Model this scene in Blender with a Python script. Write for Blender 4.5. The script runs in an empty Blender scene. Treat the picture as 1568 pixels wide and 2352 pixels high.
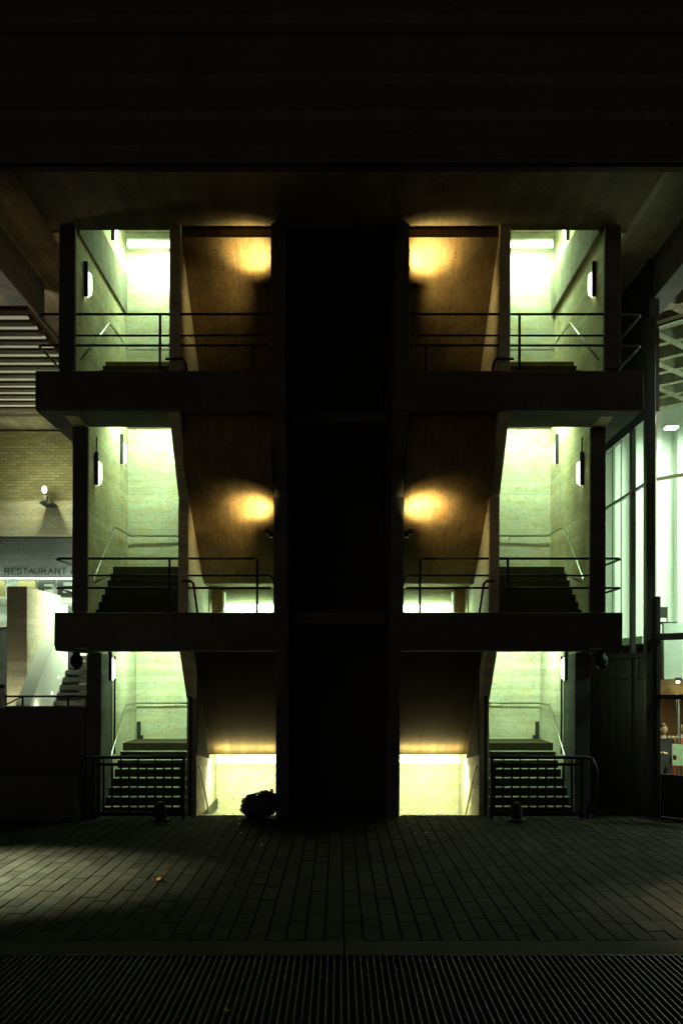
import bpy, bmesh, math, random
from mathutils import Vector, Matrix, noise
random.seed(7)
R = math.radians
scene = bpy.context.scene
COL = scene.collection

# ------------------------------------------------------------------ camera, world, exposure
F, CX, HY, EYE = 2287.0, 778.0, 1550.0, 2.9      # focal length / vanishing point measured in a 1568 px wide view
cam_d = bpy.data.cameras.new("camera"); cam = bpy.data.objects.new("camera", cam_d); COL.objects.link(cam)
cam.location = (0, 0, EYE); cam.rotation_euler = (R(90), 0, 0)
cam_d.sensor_fit = 'HORIZONTAL'; cam_d.sensor_width = 36.0; cam_d.lens = 36.0*F/1568.0
cam_d.shift_x = (784-CX)/1568.0; cam_d.shift_y = (HY-1176)/1568.0
cam_d.clip_start = 0.05; cam_d.clip_end = 400
scene.camera = cam
w = bpy.data.worlds.new("World"); scene.world = w; w.use_nodes = True
nt = w.node_tree
bg = nt.nodes["Background"]
sky = nt.nodes.new("ShaderNodeTexSky"); sky.sky_type = 'NISHITA'; sky.sun_disc = False
sky.sun_elevation = R(12.0); sky.sun_rotation = R(200)
nt.links.new(sky.outputs[0], bg.inputs[0]); bg.inputs[1].default_value = 0.004
scene.view_settings.view_transform = 'Standard'; scene.view_settings.look = 'None'
scene.view_settings.exposure = 0.0; scene.view_settings.gamma = 1.0
scene.view_settings.use_curve_mapping = False
scene.cycles.max_bounces = 8; scene.cycles.diffuse_bounces = 5; scene.cycles.transparent_max_bounces = 12
scene.cycles.sample_clamp_indirect = 3.0; scene.cycles.use_denoising = True
scene.cycles.caustics_reflective = False; scene.cycles.caustics_refractive = False

def light(name, kind, loc, target, energy, color, **kw):
    d = bpy.data.lights.new(name, kind); d.energy = energy; d.color = color
    for k, v in kw.items(): setattr(d, k, v)
    o = bpy.data.objects.new(name, d); COL.objects.link(o); o.location = loc
    o.rotation_euler = (Vector(target)-Vector(loc)).to_track_quat('-Z', 'Y').to_euler()
    return o
def panel_light(parent, loc, target, watts, color, sx, sy):
    l = light("lamp_glow", 'AREA', loc, target, watts, color, shape='RECTANGLE', size=sx, size_y=sy)
    l.parent = parent; l.matrix_parent_inverse = Matrix.Translation(-Vector(parent.location)); return l
# lamps of the undercroft standing beside the field of view: they throw the pools of light on the paving
light("terrace_lamp_west", 'SPOT', (-9.5, 14.2, 4.2), (-6.4, 14.2, 0), 30000, (0.85, 1.0, 0.60), spot_size=R(54), spot_blend=1.0, shadow_soft_size=0.12)
light("terrace_lamp_east", 'SPOT', (8.6, 11.2, 4.2), (6.6, 11.7, 0), 8000, (0.95, 1.0, 0.68), spot_size=R(60), spot_blend=1.0, shadow_soft_size=0.12)
light("undercroft_lamp", 'SPOT', (0.5, 3.0, 7.5), (0.5, 10.5, 0), 13, (0.88, 0.96, 1.0), spot_size=R(80), spot_blend=1.0, shadow_soft_size=0.4)

# ------------------------------------------------------------------ helpers
def PX(x, Y): return (x-CX)*Y/F
def PZ(y, Y): return EYE+(HY-y)*Y/F
def lean(z): return -0.027+0.0047*z

class MB:
    def __init__(s): s.v = []; s.f = []
    def add(s, vs, fs):
        n = len(s.v); s.v += [tuple(v) for v in vs]; s.f += [tuple(i+n for i in f) for f in fs]; return s
    def box(s, x0, x1, y0, y1, z0, z1):
        if x0 > x1: x0, x1 = x1, x0
        return s.add([(x0,y0,z0),(x1,y0,z0),(x1,y1,z0),(x0,y1,z0),(x0,y0,z1),(x1,y0,z1),(x1,y1,z1),(x0,y1,z1)],
                     [(0,3,2,1),(4,5,6,7),(0,1,5,4),(1,2,6,5),(2,3,7,6),(3,0,4,7)])
    def prism(s, prof, x0, x1):                     # profile of (y,z) swept along x
        if x0 > x1: x0, x1 = x1, x0
        n = len(prof)
        return s.add([(x0,a,b) for a,b in prof]+[(x1,a,b) for a,b in prof],
                     [tuple(range(n)), tuple(range(2*n-1, n-1, -1))]+[(i,i+n,(i+1)%n+n,(i+1)%n) for i in range(n)])
    def vprism(s, prof, z0, z1):                    # profile of (x,y) swept along z
        n = len(prof)
        return s.add([(a,b,z0) for a,b in prof]+[(a,b,z1) for a,b in prof],
                     [tuple(range(n)), tuple(range(2*n-1, n-1, -1))]+[(i,i+n,(i+1)%n+n,(i+1)%n) for i in range(n)])
    def tube(s, pts, r, seg=8, cap=True):
        pts = [Vector(p) for p in pts]; base = len(s.v); n = len(pts)
        up = None
        for i, p in enumerate(pts):
            t = (pts[min(i+1,n-1)]-pts[max(i-1,0)]).normalized()
            if up is None:
                up = Vector((0,0,1)) if abs(t.z) < .9 else Vector((1,0,0))
            a = t.cross(up).normalized(); b = a.cross(t).normalized(); up = b
            rr = r[i] if isinstance(r, (list,tuple)) else r
            for k in range(seg):
                an = 2*math.pi*k/seg
                s.v.append(tuple(p+a*rr*math.cos(an)+b*rr*math.sin(an)))
        for i in range(n-1):
            for k in range(seg):
                q = base+i*seg; k2 = (k+1)%seg
                s.f.append((q+k, q+k2, q+seg+k2, q+seg+k))
        if cap:
            s.f.append(tuple(base+k for k in range(seg-1,-1,-1))); s.f.append(tuple(base+(n-1)*seg+k for k in range(seg)))
        return s
    def mesh(s, name, smooth=False):
        me = bpy.data.meshes.new(name); me.from_pydata(s.v, [], s.f)
        bm = bmesh.new(); bm.from_mesh(me); bmesh.ops.recalc_face_normals(bm, faces=bm.faces)
        bm.to_mesh(me); bm.free()
        if smooth:
            me.polygons.foreach_set('use_smooth', [True]*len(me.polygons))
        return me
    def build(s, name, mat, parent=None, smooth=False, bevel=0, tower=False, label=None):
        if tower: s.v = [(x+lean(z), y, z) for x, y, z in s.v]
        me = s.mesh(name, smooth); me.materials.append(mat)
        o = bpy.data.objects.new(name, me); COL.objects.link(o)
        if parent is not None: child(o, parent)
        if bevel:
            m = o.modifiers.new("bevel", 'BEVEL'); m.width = bevel; m.segments = 2; m.limit_method = 'ANGLE'; m.angle_limit = R(40)
        if label: o['label'] = label
        return o
def child(o, parent):
    o.parent = parent
    o.matrix_parent_inverse = Matrix.Translation(-root_loc(parent))
def root_loc(o):
    v = Vector(o.location)
    if o.parent: v = v if o.matrix_parent_inverse != Matrix() else v+root_loc(o.parent)
    return v
def thing(name, label, cat, loc=(0,0,0), group=None):
    o = bpy.data.objects.new(name, None); o.empty_display_size = .2; COL.objects.link(o); o.location = loc
    return tag(o, label, cat, group)
def tag(o, label, cat, group=None):
    o['label'] = label; o['category'] = cat
    if group: o['group'] = group
    return o
def kind(o, k='structure'): o['kind'] = k; return o
def inst(name, me, parent, loc, rot=None):
    o = bpy.data.objects.new(name, me); COL.objects.link(o); o.location = loc
    if rot: o.rotation_euler = rot
    child(o, parent); return o

# ------------------------------------------------------------------ materials
def newmat(name):
    m = bpy.data.materials.new(name); m.use_nodes = True
    t = m.node_tree; b = t.nodes["Principled BSDF"]; return m, t, b
def N(t, typ, **kw):
    n = t.nodes.new(typ)
    for k, v in kw.items(): setattr(n, k, v)
    return n
def mth(t, op, a, b=None, c=None):
    n = t.nodes.new("ShaderNodeMath"); n.operation = op
    for i, q in enumerate((a, b, c)):
        if q is None: continue
        if isinstance(q, (int, float)): n.inputs[i].default_value = q
        else: t.links.new(q, n.inputs[i])
    return n.outputs[0]
def noise_tex(t, vec, scale, detail=4, rough=.55, sc=None):
    n = N(t, "ShaderNodeTexNoise"); n.inputs["Scale"].default_value = scale; n.inputs["Detail"].default_value = detail
    n.inputs["Roughness"].default_value = rough
    if sc:
        mp = N(t, "ShaderNodeMapping"); mp.inputs["Scale"].default_value = sc; t.links.new(vec, mp.inputs[0]); vec = mp.outputs[0]
    t.links.new(vec, n.inputs["Vector"]); return n.outputs[0]
def concrete(name, col, axis='Z', wid=0.14, var=0.22, stain=0.4, rough=.85, groove=.5, bump=.35, tint=1.0):
    m, t, b = newmat(name)
    tc = N(t, "ShaderNodeTexCoord"); vec = tc.outputs["Object"]
    sp = N(t, "ShaderNodeSeparateXYZ"); t.links.new(vec, sp.inputs[0])
    wob = noise_tex(t, vec, .7, 2)
    a = mth(t, 'ADD', sp.outputs[axis], mth(t, 'MULTIPLY', wob, .03))
    q = mth(t, 'DIVIDE', a, wid); fl = mth(t, 'FLOOR', q); fr = mth(t, 'FRACT', q)
    wn = N(t, "ShaderNodeTexWhiteNoise"); wn.noise_dimensions = '1D'; t.links.new(fl, wn.inputs["W"])
    line = mth(t, 'LESS_THAN', fr, .07)
    sc = {'Z': (1.5, 1.5, 5), 'X': (5, 1.5, 1.5), 'Y': (1.5, 5, 1.5)}[axis]
    grain = noise_tex(t, vec, 2.2, 6, .65, sc)
    big = noise_tex(t, vec, .9, 5, .6)
    fine = noise_tex(t, vec, 55, 3, .6)
    # brightness factor
    f = mth(t, 'MULTIPLY_ADD', wn.outputs[0], var, 1-var/2)
    f = mth(t, 'MULTIPLY', f, mth(t, 'MULTIPLY_ADD', line, -groove*.35, 1))
    f = mth(t, 'MULTIPLY', f, mth(t, 'MULTIPLY_ADD', mth(t, 'SUBTRACT', big, .5), stain*2.2, 1))
    f = mth(t, 'MULTIPLY', f, mth(t, 'MULTIPLY_ADD', mth(t, 'SUBTRACT', grain, .5), stain*1.2, 1))
    f = mth(t, 'MULTIPLY', f, mth(t, 'MULTIPLY_ADD', mth(t, 'SUBTRACT', fine, .5), .5, 1))
    pits = mth(t, 'GREATER_THAN', noise_tex(t, vec, 16, 2, .5), .66)
    f = mth(t, 'MULTIPLY', f, mth(t, 'MULTIPLY_ADD', pits, -.35, 1))
    f = mth(t, 'MULTIPLY', f, mth(t, 'MULTIPLY_ADD', mth(t, 'SUBTRACT', noise_tex(t, vec, 24, 2, .7), .5), .55, 1))
    f = mth(t, 'MAXIMUM', f, .08)
    hs = N(t, "ShaderNodeMix", data_type='RGBA'); 
    hs.inputs["A"].default_value = (*col, 1); hs.inputs["B"].default_value = (col[0]*(1+.05*tint), col[1]*(1-.18*tint), col[2]*(1-.45*tint), 1)
    t.links.new(mth(t, 'MULTIPLY', mth(t, 'SUBTRACT', noise_tex(t, vec, 1.7, 4, .6, sc), .42), 3.0), hs.inputs["Factor"]); 
    hs.clamp_factor = True
    vm = N(t, "ShaderNodeVectorMath", operation='SCALE'); t.links.new(hs.outputs["Result"], vm.inputs[0]); t.links.new(f, vm.inputs["Scale"])
    t.links.new(vm.outputs[0], b.inputs["Base Color"]); b.inputs["Roughness"].default_value = rough; b.inputs["Specular IOR Level"].default_value = .06
    h = mth(t, 'ADD', mth(t, 'MULTIPLY', grain, .5), mth(t, 'MULTIPLY', line, -groove))
    h = mth(t, 'ADD', h, mth(t, 'MULTIPLY', fine, .25))
    bp = N(t, "ShaderNodeBump"); bp.inputs["Strength"].default_value = bump; bp.inputs["Distance"].default_value = .02
    t.links.new(h, bp.inputs["Height"]); t.links.new(bp.outputs[0], b.inputs["Normal"])
    return m
def plain(name, col, rough=.6, metal=0, var=.25, scale=8, bump=.1, island=0, spec=None):
    m, t, b = newmat(name)
    tc = N(t, "ShaderNodeTexCoord"); vec = tc.outputs["Object"]
    n1 = noise_tex(t, vec, scale, 5, .6)
    f = mth(t, 'MULTIPLY_ADD', mth(t, 'SUBTRACT', n1, .5), var*2, 1)
    if island:
        g = N(t, "ShaderNodeNewGeometry"); oi = N(t, "ShaderNodeObjectInfo")
        rnd = mth(t, 'FRACT', mth(t, 'ADD', g.outputs["Random Per Island"], oi.outputs["Random"]))
        f = mth(t, 'MULTIPLY', f, mth(t, 'MULTIPLY_ADD', rnd, island, 1-island/2))
        hs = N(t, "ShaderNodeMix", data_type='RGBA'); hs.inputs["A"].default_value = (*col, 1)
        hs.inputs["B"].default_value = (col[0]*1.06, col[1]*.92, col[2]*.8, 1)
        t.links.new(mth(t, 'FRACT', mth(t, 'MULTIPLY', rnd, 7.3)), hs.inputs["Factor"]); c = hs.outputs["Result"]
    else:
        rg = N(t, "ShaderNodeRGB"); rg.outputs[0].default_value = (*col, 1); c = rg.outputs[0]
    vm = N(t, "ShaderNodeVectorMath", operation='SCALE'); t.links.new(c, vm.inputs[0]); t.links.new(f, vm.inputs["Scale"])
    t.links.new(vm.outputs[0], b.inputs["Base Color"])
    b.inputs["Roughness"].default_value = rough; b.inputs["Metallic"].default_value = metal
    if spec is not None: b.inputs["Specular IOR Level"].default_value = spec
    if bump:
        bp = N(t, "ShaderNodeBump"); bp.inputs["Strength"].default_value = bump; bp.inputs["Distance"].default_value = .01
        t.links.new(noise_tex(t, vec, scale*6, 4), bp.inputs["Height"]); t.links.new(bp.outputs[0], b.inputs["Normal"])
    return m
def glow(name, col, strength):
    m, t, b = newmat(name)
    b.inputs["Base Color"].default_value = (.8,.8,.8,1); b.inputs["Emission Color"].default_value = (*col, 1)
    b.inputs["Emission Strength"].default_value = strength; return m
def glassmat(name, tint=(.9,1,.95), refl=.07):
    m, t, b = newmat(name); t.nodes.remove(b)
    tr = N(t, "ShaderNodeBsdfTransparent"); tr.inputs[0].default_value = (*tint, 1)
    gl = N(t, "ShaderNodeBsdfGlossy"); gl.inputs["Roughness"].default_value = .03
    mx = N(t, "ShaderNodeMixShader"); mx.inputs[0].default_value = refl
    t.links.new(tr.outputs[0], mx.inputs[1]); t.links.new(gl.outputs[0], mx.inputs[2])
    t.links.new(mx.outputs[0], t.nodes["Material Output"].inputs[0]); return m

GREEN = (0.60, 1.0, 0.55)
WARM = (1.0, 0.62, 0.16)
M = dict(
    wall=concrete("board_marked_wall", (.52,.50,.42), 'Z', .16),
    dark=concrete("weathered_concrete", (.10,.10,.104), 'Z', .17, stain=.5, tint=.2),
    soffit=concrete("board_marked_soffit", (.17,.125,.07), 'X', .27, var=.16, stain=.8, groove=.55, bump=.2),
    shaded=concrete("shaded_soffit", (.024,.018,.010), 'X', .20, var=.3, stain=.5, groove=1),  # near-black copy of the soffit concrete, shade put into its colour
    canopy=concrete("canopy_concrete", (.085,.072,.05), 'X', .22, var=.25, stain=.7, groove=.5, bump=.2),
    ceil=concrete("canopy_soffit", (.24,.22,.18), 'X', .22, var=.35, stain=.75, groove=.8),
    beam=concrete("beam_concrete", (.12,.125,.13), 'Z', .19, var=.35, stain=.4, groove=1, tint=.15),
    side=concrete("stained_side_wall", (.54,.49,.36), 'Z', .16, stain=.6),
    tread=plain("lit_tread", (.22,.22,.18), .8, var=.25, scale=6),  # paler than the dark risers: light falling on the treads painted in
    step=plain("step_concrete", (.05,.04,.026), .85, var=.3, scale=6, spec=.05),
    rail=plain("painted_rail", (.018,.018,.02), .6, var=.2, scale=20, spec=.15),
    steel=plain("brushed_steel", (.62,.62,.58), .28, 1, var=.1, scale=30),
    black=plain("black_casing", (.012,.012,.012), .8, var=.2),
    tube=glow("fluorescent_tube", GREEN, 9),
    tube_top=glow("fluorescent_tube_top", GREEN, 120),
    tube_ground=glow("fluorescent_tube_ground", GREEN, 800),
    tube_mid=glow("fluorescent_tube_mid", GREEN, 28),
    tube_low=glow("basement_tube", (.90,1,.60), 9),
    bulk=glow("bulkhead_diffuser", (.85,1,.66), 5),
    warm=glow("warm_lens", WARM, 6),
    paver=plain("clay_paver", (.020,.019,.0168), .9, var=.45, scale=5, bump=.4, island=.6, spec=.03),
    bed=plain("joint_sand", (.035,.033,.03), .9),
    kerb=plain("kerb_concrete", (.028,.022,.018), .9, var=.3, scale=4, bump=.3, spec=.05),
    grate=plain("cast_iron", (.014,.0145,.016), .6, 0, var=.5, scale=12, bump=.3, spec=.2),
    pit=plain("grate_pit", (.012,.012,.012), .9),
    brick=plain("pale_brick", (.33,.32,.19), .85, var=.3, scale=10, bump=.3, island=.35),
    mortar=plain("mortar", (.10,.08,.05), .95),
    white=plain("white_paint", (.72,.74,.68), .55, var=.08, scale=3),
    bag=plain("bin_bag_plastic", (.03,.03,.032), .16, var=.4, scale=9, bump=1.0),
    leaf=plain("dry_leaf", (.26,.09,.02), .7, var=.4, scale=30),
    glass=glassmat("glazing"),
    frame=plain("dark_mullion", (.05,.05,.048), .35, .4, var=.2),
    slatm=plain("dark_slat", (.10,.055,.035), .7, var=.3),
    brown=plain("walnut_panel", (.20,.10,.03), .5, var=.3, scale=6),
    strip=glow("lit_slat_glow", (1,1,.62), .20),  # glow stands in for light caught on the slat edges
    skin=plain("skin", (.62,.42,.30), .5, var=.05),
    hair=plain("hair", (.015,.012,.01), .5),
    cloth=plain("black_cloth", (.02,.02,.022), .85),
    brass=plain("tarnished_brass", (.30,.25,.10), .6, var=.15),
    rust=plain("rust_cloth", (.35,.10,.03), .85),
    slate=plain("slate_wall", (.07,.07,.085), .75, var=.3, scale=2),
)

# ------------------------------------------------------------------ ground
g = MB().box(-40, 40, -6, 70, -.3, -.07)
# stairwell pits to the basement are left open between y 20.5 and 23.9
g = MB()
g.box(-40, -2.9, -6, 70, -.3, -.07); g.box(2.9, 40, -6, 70, -.3, -.07); g.box(-1.26, 1.26, -6, 70, -.3, -.07)
g.box(-2.9, -1.26, -6, 20.55, -.3, -.07); g.box(1.26, 2.9, -6, 20.55, -.3, -.07)
g.box(-2.9, -1.26, 24.1, 70, -.3, -.07); g.box(1.26, 2.9, 24.1, 70, -.3, -.07)
kind(g.build("ground", M['bed']))
# paving: columns of long pavers running away from the camera
pav = bpy.data.objects.new("pavement", None); COL.objects.link(pav); kind(pav); pav['label'] = "brick paved forecourt in front of the stair towers"
PW, PL = .213, .42
cells = []
ncol = int(15/PW)
for i in range(-ncol, ncol+1):
    x0 = i*PW+.055; off = random.random()*PL if i % 2 else random.random()*.1
    y = 10.86-off
    while y < 29:
        y1 = y+PL
        a, b_ = max(y, 10.86), y1
        xx = x0+PW/2
        if b_-a > .05 and not (1.2 < abs(xx) < 2.96 and a > 20.1):
            if b_ > 20.4 and abs(xx) < 5.3: b_ = min(b_, 20.4)
            if b_-a > .05: cells.append((x0, a, b_))
        y = y1
def vis(c):
    x, a, b_ = c
    return abs((x+PW/2)*F/((a+b_)/2)) < 800
cells.sort(key=lambda c: (not vis(c), c[1]))
stuff = MB(); cache = {}
for n, (x0, a, b_) in enumerate(cells):
    dz = random.uniform(-.004, .004); gp = .006
    if n < 300:
        L = round(b_-a, 2)
        if L not in cache:
            me = MB().add([(0,0,-.07),(PW-2*gp,0,-.07),(PW-2*gp,L-.002,-.07),(0,L-.002,-.07),
                           (.004,.002,0),(PW-2*gp-.004,.002,0),(PW-2*gp-.004,L-.005,0),(.004,L-.005,0)],
                          [(4,5,6,7),(0,1,5,4),(1,2,6,5),(2,3,7,6),(3,0,4,7)]).mesh("paver"); me.materials.append(M['paver']); cache[L] = me
        o = bpy.data.objects.new("paver", cache[L]); COL.objects.link(o); o.location = (x0+gp, a+.001, dz)
        o.rotation_euler = (random.gauss(0,.004), random.gauss(0,.006), 0); o.parent = pav
    else:
        x1 = x0+PW-gp; xa = x0+gp; ya = a+.001; yb = b_-.001
        stuff.add([(xa,ya,-.07),(x1,ya,-.07),(x1,yb,-.07),(xa,yb,-.07),(xa+.004,ya+.004,dz),(x1-.004,ya+.004,dz),(x1-.004,yb-.004,dz),(xa+.004,yb-.004,dz)],
                  [(4,5,6,7),(0,1,5,4),(1,2,6,5),(2,3,7,6),(3,0,4,7)])
o = stuff.build("paver_field", M['paver'], pav); o['kind'] = 'stuff'
# kerb
kb = bpy.data.objects.new("kerb", None); COL.objects.link(kb); kind(kb)
for a, b_ in ((-7.9,-3.94),(-3.94,.052),(.058,4.05),(4.056,8.0)):
    MB().box(a+.003, b_-.003, 10.30, 10.84, -.2, .004).build("kerb_stone", M['kerb'], kb, bevel=.008)
# grating
gr = thing("floor_grating", "dark iron floor grating of parallel ribs in front of the kerb", "grating", (0, 8.6, 0))
MB().box(-5.2, 5.2, 6.4, 10.295, -.3, -.09).build("pit_bed", M['pit'], gr)
bar = MB().prism([(0,0)]*0 or [(-1.95,-.06),(-1.95,0),(1.9,0),(1.9,-.06)], -.0065, .0065).mesh("grating_bar")
bar.materials.append(M['grate'])
nb = 0
for i in range(-74, 75):
    inst("grating_bar", bar, gr, (i*.067+.02, 8.37, random.uniform(-.003,.001))); nb += 1
MB().box(-5.2, 5.2, 10.275, 10.297, -.09, .002).build("frame_edge", M['grate'], gr)

# ------------------------------------------------------------------ overhead structure
bm_ = thing("concrete_beam", "huge dark board-marked concrete beam crossing the top of the view", "beam", (0, 16, 11))
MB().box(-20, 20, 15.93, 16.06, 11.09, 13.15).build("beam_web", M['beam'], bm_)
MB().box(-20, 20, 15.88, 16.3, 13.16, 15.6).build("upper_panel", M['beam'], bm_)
MB().box(-20, 20, 15.90, 16.06, 11.02, 11.088).build("drip_edge", M['shaded'], bm_)
ce = bpy.data.objects.new("ceiling", None); COL.objects.link(ce); kind(ce); ce['label'] = "board-marked concrete canopy over the stair towers"
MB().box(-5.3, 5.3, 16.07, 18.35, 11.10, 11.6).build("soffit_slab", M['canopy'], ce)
for s in (-1, 1):
    MB().box(s*4.78, s*5.3, 18.36, 30, 11.05, 11.9).build("soffit_beam", M['ceil'], ce)
    MB().box(s*6.47, s*6.9, 16.07, 21.9, 10.65, 11.5).build("soffit_beam", M['dark'], ce)
    MB().box(s*5.302, s*6.468, 16.07, 30, 11.5, 11.9).build("coffer_slab", M['ceil'], ce)
    MB().box(s*6.4695, s*6.9015, 21.905, 30, 11.5, 11.9).build("coffer_slab", M['ceil'], ce)
    MB().box(s*6.902, s*13, 16.07, 30, 11.5, 11.9).build("coffer_slab", M['ceil'], ce)
    # sloping rib between the soffit beams
    MB().box(s*6.902, s*13, 17.55, 17.85, 10.9, 11.49).build("cross_rib", M['dark'], ce)

# ------------------------------------------------------------------ stair towers
SIDE = {-1: "on the restaurant sign side", 1: "on the glass facade side"}
def saw(y0, z0, n, r, gg, waist, fwd=1, slab=None):
    """stair profile: n risers from (y0,z0) rising in direction fwd"""
    p = [(y0, z0)]; y, z = y0, z0
    for i in range(n):
        z += r; p.append((y, z))
        if i < n-1: y += fwd*gg; p.append((y, z))
    return p
for s in (-1, 1):
    tw = thing("stair_tower", "tall concrete stair tower with stacked lit stairwells "+SIDE[s], "stair tower", (s*3, 20, 0))
    def T(mb, name, mat, bevel=0, parent=None): return mb.build(name, M[mat], parent or tw, tower=True, bevel=bevel)
    # walls
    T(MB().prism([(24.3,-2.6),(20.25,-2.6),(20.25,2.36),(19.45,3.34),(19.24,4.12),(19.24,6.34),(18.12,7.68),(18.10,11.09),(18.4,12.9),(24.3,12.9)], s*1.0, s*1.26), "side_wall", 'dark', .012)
    T(MB().prism([(24.0,-2.6),(20.44,-2.6),(20.44,2.36),(19.45,3.34),(19.22,4.12),(19.22,6.34),(18.14,7.66),(18.10,8.4),(18.10,11.09),(18.4,12.9),(21.6,12.9),(21.6,5.3),(22.4,4.8),(22.4,1.1),(24.0,1.1)], s*2.9, s*3.1), "spine_wall", 'wall', .012)
    T(MB().prism([(24.3,-.3),(20.44,-.3),(20.44,3.34),(19.24,3.40),(19.24,7.66),(18.12,7.72),(18.12,11.04),(18.4,12.9),(24.3,12.9)], s*4.85, s*5.1), "outer_wall", 'side', .012)
    # dark cladding on the front arris of the outer wall
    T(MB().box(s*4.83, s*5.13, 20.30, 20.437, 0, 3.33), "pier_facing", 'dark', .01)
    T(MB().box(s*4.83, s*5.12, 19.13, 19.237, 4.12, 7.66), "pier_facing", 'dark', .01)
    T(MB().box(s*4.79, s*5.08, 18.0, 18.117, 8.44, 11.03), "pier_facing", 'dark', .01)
    T(MB().box(s*1.262, s*4.848, 23.85, 24.1, -2.6, 4.0), "back_wall", 'wall')
    T(MB().box(s*1.262, s*4.848, 22.82, 24.1, 4.002, 8.6), "back_wall", 'wall')
    T(MB().box(s*1.262, s*4.848, 22.5, 24.1, 8.602, 12.9), "back_wall", 'wall')
    T(MB().box(s*1.0, s*5.1, 18.41, 24.3, 12.91, 13.1), "stair_roof", 'wall')
    # ground stairwell linings: pale sheet where lit, dark sheets painted in for shade
    T(MB().box(s*4.834, s*4.849, 21.32, 23.849, .05, 4.6), "lit_lining", 'wall')  # pale sheet keeps the lit stretch of wall bright
    T(MB().box(s*4.836, s*4.849, 20.44, 21.30, .02, 3.33), "pier_shade", 'dark')  # dark sheet paints the unlit front stretch of the wall
    T(MB().box(s*4.825, s*4.849, 21.301, 21.319, .02, 3.33), "edge_trim", 'black')
    T(MB().prism([(20.44,1.25),(20.44,2.95),(22.36,1.14),(22.36,1.02)], s*2.885, s*2.899), "spine_shade", 'shaded')  # dark sheet paints the shade on the spine face below the flight
    # balconies
    T(MB().prism([(19.2,3.46),(19.2,4.10),(19.42,4.10),(19.42,3.86),(20.0,3.86),(20.0,3.36),(19.3,3.36)], s*.97, s*5.48), "balcony_slab", 'dark', .02)
    T(MB().box(s*5.102, s*5.48, 20.002, 24, 3.36, 4.10), "balcony_slab", 'dark', .02)
    T(MB().prism([(18.06,7.70),(18.06,8.42),(18.3,8.42),(18.3,8.05),(19.3,8.05),(19.3,7.70)], s*.99, s*5.52), "balcony_slab", 'dark', .02)
    T(MB().box(s*5.102, s*5.52, 19.302, 24, 7.70, 8.42), "balcony_slab", 'dark', .02)
    # landings
    T(MB().box(s*1.262, s*4.848, 22.4, 23.848, 1.10, 1.36), "landing", 'step')
    T(MB().box(s*1.262, s*4.848, 21.4, 22.818, 4.86, 5.22), "landing", 'soffit')
    T(MB().box(s*1.262, s*4.848, 20.62, 22.498, 9.08, 9.39), "landing", 'soffit')
    # inner flights seen from below (waist slab with its steps)
    p = saw(22.4, 1.36, 14, .1786, .23, 0, -1)[0:]
    T(MB().prism(p+[(19.41,3.362),(19.52,3.362),(22.38,1.101)][0:] if False else [(22.39,1.36)]+[(22.39-(i+j)*.2057, 1.36+(i+1)*.1786) for i in range(14) for j in (0,1)][:-1]+[(20.002,3.86),(20.002,3.38),(22.39,1.10)], s*1.262, s*2.898) if False else
      MB().prism([(22.39,1.11),(22.39,1.36),(20.01,3.84),(20.01,3.37)], s*1.264, s*2.896), "stair_flight", 'shaded')
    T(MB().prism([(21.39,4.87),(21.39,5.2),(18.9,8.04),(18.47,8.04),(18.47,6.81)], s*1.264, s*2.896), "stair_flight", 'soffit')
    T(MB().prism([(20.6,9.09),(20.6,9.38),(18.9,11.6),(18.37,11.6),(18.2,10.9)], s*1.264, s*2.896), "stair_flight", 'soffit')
    # outer flights with every step
    for (y0, z0, n, r, gg, ztop) in ((20.51,0,8,.17,.27,1.36),(19.62,3.86,8,.17,.254,5.22),(18.85,8.05,8,.1675,.255,9.39)):
        ye = y0+(n-1)*gg
        fl = T(MB().prism([(y0+.02, z0-.18),(y0+.02, z0+.01),(ye-.02, ztop-r-.01),(ye-.02, ztop-r-.22)], s*3.104, s*4.846), "stair_flight", 'step')
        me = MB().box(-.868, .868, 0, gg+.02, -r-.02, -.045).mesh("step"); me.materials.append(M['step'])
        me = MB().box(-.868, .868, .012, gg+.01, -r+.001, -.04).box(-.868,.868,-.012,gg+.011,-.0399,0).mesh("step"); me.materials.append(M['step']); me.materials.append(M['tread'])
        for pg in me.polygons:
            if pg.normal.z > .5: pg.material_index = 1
        for i in range(n-1):
            o = bpy.data.objects.new("step", me); COL.objects.link(o)
            o.location = (s*3.975+lean(z0+(i+1)*r), y0+i*gg, z0+(i+1)*r); child(o, fl); o.location = (s*3.975+lean(z0+(i+1)*r), y0+i*gg, z0+(i+1)*r)
        T(MB().box(s*3.105, s*4.845, ye-.012, ye+.012, ztop-r+.001, ztop+.002), "top_riser", 'step', parent=fl)
        T(MB().box(s*3.104, s*4.846, ye+.0125, max(ye+.02, {1.36:22.399,5.22:21.399,9.39:20.619}[ztop]), ztop-.2, ztop), "top_landing", 'tread', parent=fl)
    # basement flight going down
    fb = T(MB().prism([(20.56,-.08),(20.56,-.3),(24.0,-2.6),(24.0,-2.4)], s*1.262, s*2.898), "stair_flight", 'wall')
    # drain hatch stain at the foot of the back wall
    T(MB().box(s*4.80, s*4.72, 23.80, 23.848, 1.42, 1.78).box(s*4.80, s*4.66, 23.79, 23.848, 1.38, 1.45), "drain_outlet", 'black')
    # chamfered duct under the middle landing
    T(MB().prism([(22.5,4.05),(22.5,4.86),(22.8,4.86),(22.8,4.05)], s*2.62, s*2.86), "duct_box", 'brown')
    T(MB().vprism([(s*2.56,22.35),(s*2.61,22.35),(s*2.61,22.75),(s*2.56,22.75)], 4.32, 4.78).box(s*2.56, s*2.85, 22.3, 22.7, 4.1, 4.30), "duct_elbow", 'white', .03)
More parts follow.
